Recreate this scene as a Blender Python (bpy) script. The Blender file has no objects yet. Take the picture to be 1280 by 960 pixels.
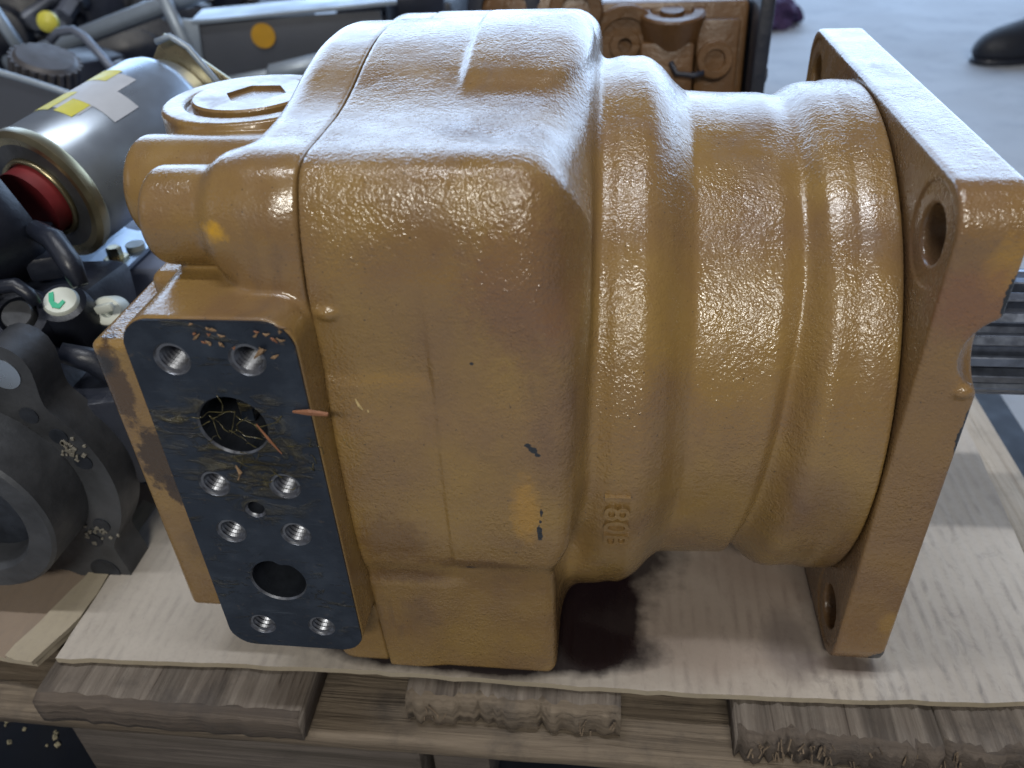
import bpy, bmesh, math, random
import numpy as np
from mathutils import Vector, Matrix
random.seed(7); rng = np.random.default_rng(7)
S = 0.001                      # everything below is written in millimetres
scene = bpy.context.scene
COL = scene.collection

# ------------------------------------------------------------------ camera
cd = bpy.data.cameras.new('camera'); cam = bpy.data.objects.new('camera', cd); COL.objects.link(cam)
p, y, r = math.radians(35.098), math.radians(-7.767), math.radians(-2.850)
fw = Vector((math.sin(y)*math.cos(p), math.cos(y)*math.cos(p), -math.sin(p)))
rt0 = Vector((math.cos(y), -math.sin(y), 0)); up0 = rt0.cross(fw)
rt = rt0*math.cos(r)+up0*math.sin(r); up = up0*math.cos(r)-rt0*math.sin(r)
m = Matrix((rt, up, -fw)).transposed().to_4x4(); m.translation = (0, 0, .4)
cam.matrix_world = m
cd.sensor_width = 36; cd.lens = 36*1019.88/1280; cd.clip_start = .02; cd.clip_end = 60
cd.dof.use_dof = True; cd.dof.focus_distance = .40; cd.dof.aperture_fstop = 9.0
scene.camera = cam

# ------------------------------------------------------------------ light
w = bpy.data.worlds.new('World'); scene.world = w; w.use_nodes = True
bg = w.node_tree.nodes['Background']; bg.inputs[0].default_value = (.62, .62, .86, 1); bg.inputs[1].default_value = .095
def area(name, loc, target, sx, sy, power, col):
    l = bpy.data.lights.new(name, 'AREA'); l.shape = 'RECTANGLE'; l.size = sx; l.size_y = sy; l.energy = power; l.color = col
    o = bpy.data.objects.new(name, l); COL.objects.link(o); o.location = loc
    o.rotation_euler = (Vector(target)-Vector(loc)).to_track_quat('-Z', 'Y').to_euler(); return o
area('doorway_light', (0.3, 4.6, 1.55), (0.3, 0, 1.55), 8.0, 3.3, 350, (.50, .70, 1))
area('ceiling_tube_overhead', (-.25, .12, 3.2), (-.25, .12, 0), 1.7, .12, 44, (.95, .97, 1))
area('ceiling_tube_behind', (.2, -3.0, 2.75), (.1, .4, .1), 1.5, .40, 98, (1, .96, .86))
area('side_fill_light', (-3.2, -1.2, 1.9), (-.1, .4, .1), 1.6, 1.2, 4, (.8, .87, 1))  # added weak fill from the left, no window stands there
scene.view_settings.view_transform = 'Standard'; scene.view_settings.look = 'None'
scene.view_settings.exposure = 0; scene.view_settings.gamma = 1

# ------------------------------------------------------------------ materials
def hexs(r, g, b):
    f = lambda c: (c/255/12.92 if c/255 <= .04045 else ((c/255+.055)/1.055)**2.4)
    return (f(r), f(g), f(b), 1)
class NT:
    def __init__(s, name):
        s.m = bpy.data.materials.new(name); s.m.use_nodes = True; s.t = s.m.node_tree
        s.b = s.t.nodes['Principled BSDF']; s.pos = s.t.nodes.new('ShaderNodeNewGeometry').outputs['Position']
    def n(s, kind, **kw):
        x = s.t.nodes.new(kind)
        for k, v in kw.items(): setattr(x, k, v)
        return x
    def l(s, a, b): s.t.links.new(a, b)
    def val(s, sock, v):
        if hasattr(v, 'is_output'): s.l(v, sock)
        else: sock.default_value = v
    def math(s, op, a, b=None, c=None, clamp=False):
        x = s.n('ShaderNodeMath', operation=op, use_clamp=clamp); s.val(x.inputs[0], a)
        if b is not None: s.val(x.inputs[1], b)
        if c is not None: s.val(x.inputs[2], c)
        return x.outputs[0]
    def mapping(s, scale=(1, 1, 1), rot=(0, 0, 0)):
        x = s.n('ShaderNodeMapping'); s.l(s.pos, x.inputs[0]); x.inputs['Scale'].default_value = scale; x.inputs['Rotation'].default_value = rot
        return x.outputs[0]
    def noise(s, scale, detail=3, rough=.5, vec=None, dist=0):
        x = s.n('ShaderNodeTexNoise'); s.l(vec or s.pos, x.inputs['Vector'])
        x.inputs['Scale'].default_value = scale; x.inputs['Detail'].default_value = detail; x.inputs['Roughness'].default_value = rough; x.inputs['Distortion'].default_value = dist
        return x.outputs['Fac']
    def ramp(s, f, lo, hi, a=0., b=1.):
        x = s.n('ShaderNodeMapRange', clamp=True); s.l(f, x.inputs[0])
        for i, v in zip((1, 2, 3, 4), (lo, hi, a, b)): x.inputs[i].default_value = v
        return x.outputs[0]
    def mix(s, f, a, b):
        x = s.n('ShaderNodeMix', data_type='RGBA'); s.val(x.inputs[0], f); s.val(x.inputs[6], a); s.val(x.inputs[7], b); return x.outputs[2]
    def bump(s, h, strength=1, dist=.001, normal=None):
        x = s.n('ShaderNodeBump'); s.l(h, x.inputs['Height']); x.inputs['Strength'].default_value = strength; x.inputs['Distance'].default_value = dist
        if normal is not None: s.l(normal, x.inputs['Normal'])
        return x.outputs[0]
    def blob(s, c, rad, stretch=(1, 1, 1), edge=.45, nscale=120, namp=1.6):
        """soft-edged blotch around a point (mm)"""
        v = s.n('ShaderNodeVectorMath', operation='SUBTRACT'); s.l(s.pos, v.inputs[0]); v.inputs[1].default_value = [q*S for q in c]
        u = s.n('ShaderNodeVectorMath', operation='MULTIPLY'); s.l(v.outputs[0], u.inputs[0]); u.inputs[1].default_value = [q/(rad*S) for q in stretch]
        L = s.n('ShaderNodeVectorMath', operation='LENGTH'); s.l(u.outputs[0], L.inputs[0])
        n = s.math('MULTIPLY_ADD', s.noise(nscale, 5, .65), namp, -.5*namp)
        return s.ramp(s.math('ADD', L.outputs['Value'], n), 1.0-edge/2, 1.0+edge/2, 1, 0)
    def out(s, col=None, rough=None, normal=None, metal=None, **kw):
        if col is not None: s.val(s.b.inputs['Base Color'], col)
        if rough is not None: s.val(s.b.inputs['Roughness'], rough)
        if metal is not None: s.val(s.b.inputs['Metallic'], metal)
        if normal is not None: s.l(normal, s.b.inputs['Normal'])
        for k, v in kw.items(): s.val(s.b.inputs[k.replace('_', ' ')], v)
        return s.m
def paint(name, base, alt, peel=1.0, stains=(), chips=()):
    t = NT(name)
    c = t.mix(t.ramp(t.noise(18, 4, .6), .35, .7), base, alt)
    c = t.mix(t.ramp(t.noise(900, 2, .5), .35, .65, 0, .08), c, (.12, .075, .04, 1))
    film = t.math('MULTIPLY', t.ramp(t.noise(1, 6, .7, t.mapping((34, 34, 16)), .6), .54, .72), t.ramp(t.noise(9, 3), .4, .62))
    c = t.mix(t.math('MULTIPLY', film, .55), c, (.10, .062, .042, 1))
    scr = t.math('MULTIPLY', t.ramp(t.noise(1, 3, .6, t.mapping((40, 40, 420), (0, .5, .4)), .3), .70, .74), t.ramp(t.noise(14, 3), .55, .62))
    c = t.mix(t.math('MULTIPLY', scr, .6), c, (.36, .25, .12, 1))
    specks = t.ramp(t.noise(700, 1, .5), .745, .77, 0, .8)
    c = t.mix(specks, c, (.05, .035, .025, 1))
    for ce, rad, st, colr, amt in stains:
        f = t.math('MULTIPLY', t.blob(ce, rad, st, .28 if amt > .85 else .7, 190), amt); c = t.mix(f, c, colr)
    rgh = t.math('ADD', t.ramp(t.noise(60, 4, .6), .3, .7, .15, .38), t.math('MULTIPLY', film, .25))
    for ce, rad, st, colr in chips:
        f = t.blob(ce, rad, st, .12, 420); c = t.mix(f, c, colr)
        rgh = t.math('MAXIMUM', rgh, t.math('MULTIPLY', f, .35))
    n1 = t.noise(370, 2, .5, dist=.5); n2 = t.noise(950, 1.5, .5); n3 = t.noise(60, 2)
    amt = t.ramp(t.noise(22, 3), .35, .7, .35, 1.3)
    h = t.math('MULTIPLY', t.math('MULTIPLY_ADD', n2, .75, t.math('MULTIPLY_ADD', n3, .6, t.math('MULTIPLY_ADD', t.ramp(t.noise(520, 1, .4), .55, .75), .22, n1))), amt)
    nb = t.bump(h, 1.0, .00046*peel); t.l(nb, t.b.inputs['Coat Normal'])
    return t.out(c, rgh, nb, IOR=1.5, Coat_Weight=.45, Coat_Roughness=.07)
OCH = (.262, .162, .049, 1); OCHB = (.185, .110, .056, 1)
DRK = (.05, .03, .02, 1); BLK = (.012, .016, .022, 1)
M = {}
M['housing'] = paint('ochre paint over casting', OCH, OCHB, 1.0, stains=[
    ((-100, 268, 115), 16, (1, .3, 1), (.12, .06, .02, 1), .6), ((-30, 270, 250), 22, (1, .3, .7), (.16, .08, .05, 1), .5),
    ((-60, 268, 100), 9, (.4, .3, 2), (.10, .05, .02, 1), .6), ((-33, 271, 140), 9, (1.5, .3, .5), (.38, .21, .04, 1), .7),
    ((-98, 270, 85), 8, (.4, .3, 1.5), (.10, .05, .02, 1), .6)],
    chips=[((-31, 271, 178.5), 1.5, (.8, .3, .9), BLK), ((-28.8, 271, 176), 1.6, (.8, .3, .8), BLK), ((-27, 271, 173.5), 1.4, (.8, .3, .9), BLK), ((-27, 271, 148), 1.2, (1.6, .3, .6), BLK), ((-26, 271, 140), 1.7, (1.8, .3, .5), BLK),
           ((-27, 271, 127), 2.6, (1.8, .3, .5), BLK), ((-26.5, 271, 134), 1.4, (1.6, .3, .6), BLK), ((-53, 272, 218), .9, (1, .3, 1), BLK), ((-62, 270, 96), 2.2, (.8, .3, 1.5), DRK)])
M['cover'] = paint('ochre paint smoother', OCH, OCHB, .5, stains=[
    ((-212, 280, 150), 15, (1.6, .3, .8), (.035, .02, .012, 1), .9), ((-218, 280, 195), 16, (2.6, .3, .7), (.06, .035, .02, 1), .87),
    ((-209, 280, 132), 8, (1.6, .3, .8), (.035, .02, .012, 1), .9), ((-206, 280, 92), 13, (1.4, .3, 1), (.12, .07, .03, 1), .5), ((-222, 279, 205), 6, (1, 1, 1), BLK, .8),
    ((-151, 284, 271), 5, (.9, .5, 1.2), (.6, .33, .02, 1), .8)])
M['flange'] = paint('ochre paint on flange', (.230, .136, .050, 1), (.175, .102, .056, 1), .8, stains=[
    ((152, 296, 250), 9, (1, .5, .7), (.36, .205, .04, 1), .7), ((144, 296, 235), 14, (.8, .5, .9), (.20, .09, .05, 1), .55), ((153, 296, 42), 4, (.8, .5, .5), (.40, .24, .05, 1), .3)],
    chips=[((156.6, 296, 168), 4, (1.7, .7, .4), BLK), ((156.6, 297, 238), 4.5, (1.6, .7, .4), BLK), ((154, 300, 9), 5, (.8, .6, .5), BLK), ((156.6, 296, 181), 2.6, (1.3, .7, .7), BLK)])
def simple(name, col, rough=.4, metal=0., var=.25, nscale=60, bs=0., bscale=200, **kw):
    t = NT(name); d = tuple(q*(1-var) for q in col[:3])+(1,)
    c = t.mix(t.ramp(t.noise(nscale, 5, .6), .3, .7), d, col)
    nb = t.bump(t.noise(bscale, 4, .6), 1, bs) if bs else None
    rr = t.ramp(t.noise(nscale*1.7, 4), .3, .7, max(.05, rough-.08), min(1, rough+.1))
    return t.out(c, rr, nb, metal, **kw)
def port_mat():
    t = NT('machined black iron with oil film')
    c = t.mix(t.ramp(t.noise(35, 5, .6), .3, .7), (.010, .016, .028, 1), (.020, .030, .048, 1))
    str_ = t.noise(1, 6, .7, t.mapping((55, 40, 150)), 1.2)
    film = t.math('MULTIPLY', t.ramp(str_, .57, .66), t.ramp(t.noise(26, 3), .44, .62))
    near = t.math('MAXIMUM', t.blob((-150, 251, 180), 26, (1, .2, .9), .8, 60), t.blob((-178, 251, 198), 11, (.7, .2, 1.6), .8, 60))
    film = t.math('MAXIMUM', t.math('MULTIPLY', film, .5), t.math('MULTIPLY', t.ramp(str_, .46, .60), t.math('MULTIPLY', near, .8)))
    c = t.mix(t.math('MULTIPLY', film, .7), c, (.16, .13, .05, 1))
    rub = t.ramp(t.noise(240, 4, .7), .64, .70, 0, .55); c = t.mix(rub, c, (.10, .08, .06, 1))
    scr = t.math('MULTIPLY', t.ramp(t.noise(1, 3, .6, t.mapping((25, 25, 700), (0, .9, 0)), .2), .68, .72), t.ramp(t.noise(30, 3), .48, .6))
    c = t.mix(t.math('MULTIPLY', scr, .5), c, (.09, .11, .14, 1))
    dust = t.ramp(t.noise(70, 6, .7), .48, .72, 0, .35); c = t.mix(dust, c, (.055, .07, .095, 1))
    h = t.math('MULTIPLY_ADD', film, 2.5, t.math('MULTIPLY', t.noise(1, 4, .6, t.mapping((60, 60, 900))), .25))
    return t.out(c, t.ramp(film, 0, 1, .42, .16), t.bump(h, 1, .0005), .25)
M['port'] = port_mat()
M['thread'] = simple('bright cut thread', (.19, .20, .225, 1), .34, .75, .35, 300)
M['bore'] = simple('dark oily bore', (.05, .058, .075, 1), .35, .5, .5, 100)
M['shaft'] = simple('blued spline steel', (.22, .25, .31, 1), .36, .85, .4, 120)
M['black'] = simple('black cast paint', (.017, .021, .034, 1), .38, 0, .4, 30, .0004, 160)
M['black2'] = simple('dark blue black machine', (.022, .028, .048, 1), .45, 0, .5, 20, .001, 60)
M['darkmetal'] = simple('dark machined face', (.085, .09, .10, 1), .45, .4, .5, 40, .0004, 120)
M['steel'] = simple('worn grey steel', (.19, .215, .27, 1), .4, .5, .3, 25)
M['zinc'] = simple('zinc plated can', (.42, .49, .58, 1), .33, .75, .2, 18)
M['yzinc'] = simple('yellow zinc plate', (.42, .36, .22, 1), .3, .9, .3, 22)
M['red'] = simple('dark red collar', (.20, .02, .025, 1), .5, 0, .3)
M['white'] = simple('white plastic', (.62, .66, .60, 1), .4, 0, .15)
M['green'] = simple('green paint mark', (.0, .42, .22, 1), .4, 0, .1)
M['yellow'] = simple('yellow print', (.62, .58, .08, 1), .45, 0, .15)
M['labelgrey'] = simple('grey label paper', (.48, .50, .54, 1), .5, 0, .1)
M['amber'] = simple('amber sticker', (.52, .28, .02, 1), .45, 0, .15)
M['greypanel'] = simple('grey painted panel', (.075, .082, .10, 1), .5, 0, .15, 12)
M['pale'] = simple('pale galvanised', (.33, .39, .46, 1), .38, .3, .3, 14)
M['gearsteel'] = simple('grey cut gear', (.10, .095, .10, 1), .5, .4, .3)
M['rag'] = simple('purple rag', (.075, .045, .13, 1), .9, 0, .5, 40, .004, 40)
M['shoe'] = simple('black shoe', (.010, .013, .022, 1), .6, 0, .4, 60)
M['orange'] = simple('orange brown machine paint', (.135, .068, .026, 1), .36, 0, .4, 22, .0008, 150)
M['oil'] = simple('dark oil soaked', (.030, .010, .010, 1), .22, 0, .5, 40)
M['oilb'] = simple('light oil bleed', (.20, .12, .075, 1), .55, 0, .3, 60)
M['splinter'] = simple('wood splinter', (.27, .17, .09, 1), .7, 0, .4, 300)
M['redsplinter'] = simple('red brown splinter', (.27, .115, .055, 1), .6, 0, .3, 300)
M['straw'] = simple('pale straw', (.55, .42, .20, 1), .6, 0, .3, 300)
M['crumb'] = simple('pale crumbs', (.42, .38, .26, 1), .8, 0, .4, 300)
M['grease'] = simple('dried grease', (.22, .205, .17, 1), .6, 0, .5, 300)
M['bluegrey'] = simple('blue grey plate', (.25, .29, .41, 1), .4, 0, .3, 14)
M['film'] = simple('oily yellow film', (.085, .072, .025, 1), .10, 0, .4, 200)
def floor_mat():
    t = NT('smooth workshop concrete')
    c = t.mix(t.ramp(t.noise(2.2, 6, .6), .3, .7), (.27, .285, .31, 1), (.36, .38, .41, 1))
    c = t.mix(t.ramp(t.noise(9, 6, .7), .50, .70, 0, .5), c, (.17, .19, .225, 1))
    return t.out(c, t.ramp(t.noise(3, 4), .3, .7, .55, .75), t.bump(t.noise(60, 4), .4, .002))
M['floor'] = floor_mat()
def card_mat(name, a, b, dirt=1, stains=()):  # stains: oil stains and painted shade blobs
    t = NT(name)
    c = t.mix(t.ramp(t.noise(12, 5, .6), .3, .7), a, b)
    wv = t.n('ShaderNodeTexWave', wave_type='BANDS', bands_direction='X'); t.l(t.mapping((1, .16, 1)), wv.inputs[0])
    wv.inputs['Scale'].default_value = 40; wv.inputs['Distortion'].default_value = 2.2; wv.inputs['Detail'].default_value = 3; wv.inputs['Detail Scale'].default_value = 1.5
    sx = t.n('ShaderNodeSeparateXYZ'); t.l(t.pos, sx.inputs[0])
    front = t.math('MULTIPLY', t.ramp(sx.outputs[1], .27, .50, 1, .25), t.ramp(sx.outputs[0], .02, .12, .45, 1))
    line = t.math('MULTIPLY', t.ramp(wv.outputs['Fac'], .35, 1.0), t.ramp(t.noise(1, 5, .7, t.mapping((75, 38, 60)), .7), .44, .70))
    c = t.mix(t.math('MULTIPLY', t.math('MULTIPLY', line, front), .72*dirt), c, (.10, .09, .09, 1))
    smudge = t.math('MULTIPLY', t.ramp(t.noise(1, 6, .7, t.mapping((70, 40, 60)), .9), .56, .74), front)
    c = t.mix(t.math('MULTIPLY', smudge, .6*dirt), c, (.13, .12, .12, 1))
    spots = t.math('MULTIPLY', t.ramp(t.noise(1, 5, .7, t.mapping((230, 90, 90)), .8), .68, .72), t.ramp(t.noise(17, 3), .48, .6))
    c = t.mix(t.math('MULTIPLY', spots, .7*dirt), c, (.06, .055, .055, 1))
    c = t.mix(t.ramp(t.noise(300, 3, .7), .5, .75, 0, .18), c, (.2, .18, .17, 1))
    rgh = .85
    for ce, rad_, st, colr, amt, gl in stains:  # list holds oil stains and painted shade blobs
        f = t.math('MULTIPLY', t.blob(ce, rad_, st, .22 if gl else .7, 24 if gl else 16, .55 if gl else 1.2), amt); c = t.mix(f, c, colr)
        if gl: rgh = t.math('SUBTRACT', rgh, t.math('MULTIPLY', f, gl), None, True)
    h = t.math('MULTIPLY_ADD', t.noise(420, 3, .6), .3, t.math('MULTIPLY', wv.outputs['Fac'], .5))
    return t.out(c, rgh, t.bump(h, .8, .0007))
OILC = (.012, .007, .009, 1); BRN_SHADE = (.17, .11, .08, 1)  # second colour paints the brown shade and reflection beside the pump
STAIN_SHADE = [((70, 335, 0), 66, (.8, 1.2, .1), BRN_SHADE, .5, 0), ((120, 400, 0), 60, (1, 1, .1), BRN_SHADE, .4, 0), ((140, 301, 0), 20, (.9, 2.6, .1), (.07, .045, .035, 1), .75, 0), ((112, 312, 0), 17, (1.2, .7, .1), (.11, .09, .085, 1), .55, 0),  # last two blobs paint contact shadow under and left of the flange
       ((-70, 300, 0), 105, (1, 4.6, .1), OILC, .97, .35), ((0, 328, 0), 38, (1.35, .9, .1), OILC, .97, .4), ((-60, 420, 0), 120, (1, 1, .1), OILC, .9, .3)]  # oil stains; the middle one also paints the shaded recess by the foot
M['card'] = card_mat('grey white cardboard', (.37, .33, .285, 1), (.48, .437, .385, 1), 1, STAIN_SHADE)
M['cardb'] = card_mat('brown cardboard', (.20, .15, .11, 1), (.26, .20, .15, 1), .6)
M['cardtan'] = card_mat('tan cardboard edge', (.30, .255, .18, 1), (.38, .33, .25, 1), .3)
def wood(name, a, b, d, axis, dirt=.6):
    t = NT(name)
    sc = {'X': (7, 160, 160), 'Y': (160, 7, 160), 'Z': (160, 160, 7)}[axis]
    g = t.noise(1, 6, .65, t.mapping(sc), .9); g2 = t.noise(1, 3, .6, t.mapping(tuple(q*.22 for q in sc)), 1.5)
    c = t.mix(t.ramp(g, .3, .7), a, b)
    c = t.mix(t.ramp(g2, .5, .66, 0, .75), c, d)
    c = t.mix(t.ramp(t.noise(30, 6, .7), .5, .75, 0, dirt), c, (.045, .038, .035, 1))
    cr = t.ramp(g, .30, .36, 1, 0); c = t.mix(t.math('MULTIPLY', cr, .7), c, (.03, .022, .016, 1))
    return t.out(c, .78, t.bump(t.math('ADD', g, t.math('MULTIPLY', g2, .8)), 1, .0022))
M['deck'] = wood('grey weathered deck board', (.095, .075, .06, 1), (.215, .185, .155, 1), (.045, .035, .028, 1), 'Y', .85)
M['deckend'] = wood('dirty end grain', (.065, .05, .04, 1), (.115, .09, .07, 1), (.04, .03, .024, 1), 'X', .9)
M['stringer'] = wood('pale stringer pine', (.115, .088, .062, 1), (.205, .163, .118, 1), (.06, .044, .03, 1), 'X', .8)
M['block'] = wood('dark pallet block', (.085, .07, .06, 1), (.135, .115, .10, 1), (.06, .05, .04, 1), 'X')
M['rawwood'] = wood('fresh torn wood', (.12, .085, .055, 1), (.20, .15, .10, 1), (.08, .055, .035, 1), 'Y', .5)
M['bright'] = wood('pale narrow board', (.40, .34, .27, 1), (.52, .47, .40, 1), (.25, .2, .15, 1), 'Y', .3)  # pale wood of the narrow board at the right

# ------------------------------------------------------------------ object helpers
def mesh_obj(name, verts, faces, mat, parent=None, smooth=False):
    me = bpy.data.meshes.new(name)
    v = np.asarray(verts, float).reshape(-1, 3)*S
    if parent is not None: v = v-np.array(world_loc(parent))
    me.from_pydata(v.tolist(), [], [tuple(f) for f in faces]); me.update()
    o = bpy.data.objects.new(name, me); COL.objects.link(o)
    mats = mat if isinstance(mat, (list, tuple)) else [mat]
    for q in mats: me.materials.append(q)
    if smooth: me.polygons.foreach_set('use_smooth', [True]*len(me.polygons))
    if parent is not None: o.parent = parent
    return o
def world_loc(o):
    v = Vector(o.location)
    while o.parent: o = o.parent; v = v+Vector(o.location)
    return v
def thing(name, label, cat, loc, group=None):
    o = bpy.data.objects.new(name, None); COL.objects.link(o); o.location = [q*S for q in loc]; o.empty_display_size = .05
    return tag(o, label, cat, group)
def tag(o, label, cat, group=None):
    o['label'] = label; o['category'] = cat
    if group: o['group'] = group
    return o
def stuff(o): o['kind'] = 'stuff'; return o
def struct(o): o['kind'] = 'structure'; return o
def frame(axis):
    a = Vector(axis).normalized(); h = Vector((0, 0, 1)) if abs(a.z) < .9 else Vector((1, 0, 0))
    u = h.cross(a).normalized(); return a, u, a.cross(u)
class MB:
    def __init__(s): s.v = []; s.f = []
    def add(s, v, f):
        k = len(s.v); s.v += [tuple(q) for q in v]; s.f += [tuple(i+k for i in q) for q in f]; return s
    def box(s, c, half, rz=0, rx=0, ry=0, bev=1.5):
        bm = bmesh.new(); bmesh.ops.create_cube(bm, size=2)
        for q in bm.verts: q.co = Vector((q.co.x*half[0], q.co.y*half[1], q.co.z*half[2]))
        if bev: bmesh.ops.bevel(bm, geom=list(bm.edges), offset=min(bev, .45*min(half)), segments=2, profile=.5, affect='EDGES')
        R = Matrix.Rotation(rz, 3, 'Z') @ Matrix.Rotation(ry, 3, 'Y') @ Matrix.Rotation(rx, 3, 'X')
        bm.verts.index_update()
        s.add([R @ q.co+Vector(c) for q in bm.verts], [[q.index for q in f.verts] for f in bm.faces]); bm.free(); return s
    def lathe(s, c, axis, prof, n=40, cap=True):
        """prof: (distance along axis, radius) pairs"""
        a, u, w_ = frame(axis); c = Vector(c); v = []; f = []
        for d, r_ in prof:
            for k in range(n):
                t = 2*math.pi*k/n; v.append(c+a*d+(u*math.cos(t)+w_*math.sin(t))*r_)
        for i in range(len(prof)-1):
            for k in range(n):
                f.append((i*n+k, i*n+(k+1) % n, (i+1)*n+(k+1) % n, (i+1)*n+k))
        if cap: f.append(tuple(range(n))[::-1]); f.append(tuple((len(prof)-1)*n+k for k in range(n)))
        return s.add(v, f)
    def tube(s, pts, r_, n=10):
        pts = [Vector(q) for q in pts]; v = []; f = []
        for i, q in enumerate(pts):
            d = (pts[min(i+1, len(pts)-1)]-pts[max(i-1, 0)]); a, u, w_ = frame(d)
            rr = r_[i] if isinstance(r_, (list, tuple)) else r_
            for k in range(n): t = 2*math.pi*k/n; v.append(q+(u*math.cos(t)+w_*math.sin(t))*rr)
        for i in range(len(pts)-1):
            for k in range(n): f.append((i*n+k, i*n+(k+1) % n, (i+1)*n+(k+1) % n, (i+1)*n+k))
        f.append(tuple(range(n))[::-1]); f.append(tuple((len(pts)-1)*n+k for k in range(n)))
        return s.add(v, f)
    def prism(s, poly, z0, z1, fn=None):
        """closed outline (x,y) extruded z0..z1, mapped by fn"""
        n = len(poly); v = [(a, b, z0) for a, b in poly]+[(a, b, z1) for a, b in poly]
        if fn: v = [fn(*q) for q in v]
        return s.add(v, [tuple(range(n))[::-1], tuple(range(n, 2*n))]+[(i, (i+1) % n, n+(i+1) % n, n+i) for i in range(n)])
    def build(s, name, mat, parent=None, smooth=False, auto=None):
        o = mesh_obj(name, s.v, s.f, mat, parent, smooth or auto is not None)
        if auto is not None:
            bm = bmesh.new(); bm.from_mesh(o.data); bmesh.ops.recalc_face_normals(bm, faces=list(bm.faces))
            for e in bm.edges:
                if len(e.link_faces) == 2 and e.calc_face_angle(0) > math.radians(auto): e.smooth = False
            bm.to_mesh(o.data); bm.free()
        return o

# ------------------------------------------------------------------ signed distance modelling (cast parts with fillets)
def smin(a, b, k): h = np.clip(.5+.5*(b-a)/k, 0, 1); return b*(1-h)+a*h-k*h*(1-h)
def smax(a, b, k): return -smin(-a, -b, k)
def sstep(a, b, x): t = np.clip((x-a)/(b-a), 0, 1); return t*t*(3-2*t)
def rbox(P, c, h, r_):
    q = np.abs(P-np.asarray(c, P.dtype))-(np.asarray(h, P.dtype)-r_)
    return np.sqrt((np.maximum(q, 0)**2).sum(1))+np.minimum(q.max(1), 0)-r_
def cyl(P, c, ax, rad, h0, h1, r_):
    """capped cylinder along axis index ax from h0 to h1 (absolute), centre c on the other two"""
    o = [i for i in range(3) if i != ax]
    d = np.hypot(P[:, o[0]]-c[0], P[:, o[1]]-c[1])-(rad-r_); e = np.abs(P[:, ax]-(h0+h1)/2)-((h1-h0)/2-r_)
    return np.hypot(np.maximum(d, 0), np.maximum(e, 0))+np.minimum(np.maximum(d, e), 0)-r_
def poly2(yy, zz, poly):
    d = np.full(yy.shape, 1e18, yy.dtype); s = np.ones(yy.shape, yy.dtype); n = len(poly)
    for i in range(n):
        a = poly[i]; b = poly[i-1]; ey, ez = b[0]-a[0], b[1]-a[1]; wy, wz = yy-a[0], zz-a[1]
        t = np.clip((wy*ey+wz*ez)/(ey*ey+ez*ez), 0, 1); d = np.minimum(d, (wy-ey*t)**2+(wz-ez*t)**2)
        c1 = zz >= a[1]; c2 = zz < b[1]; c3 = ey*wz > ez*wy
        flip = (c1 & c2 & c3) | (~c1 & ~c2 & ~c3); s = np.where(flip, -s, s)
    return s*np.sqrt(d)
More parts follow.
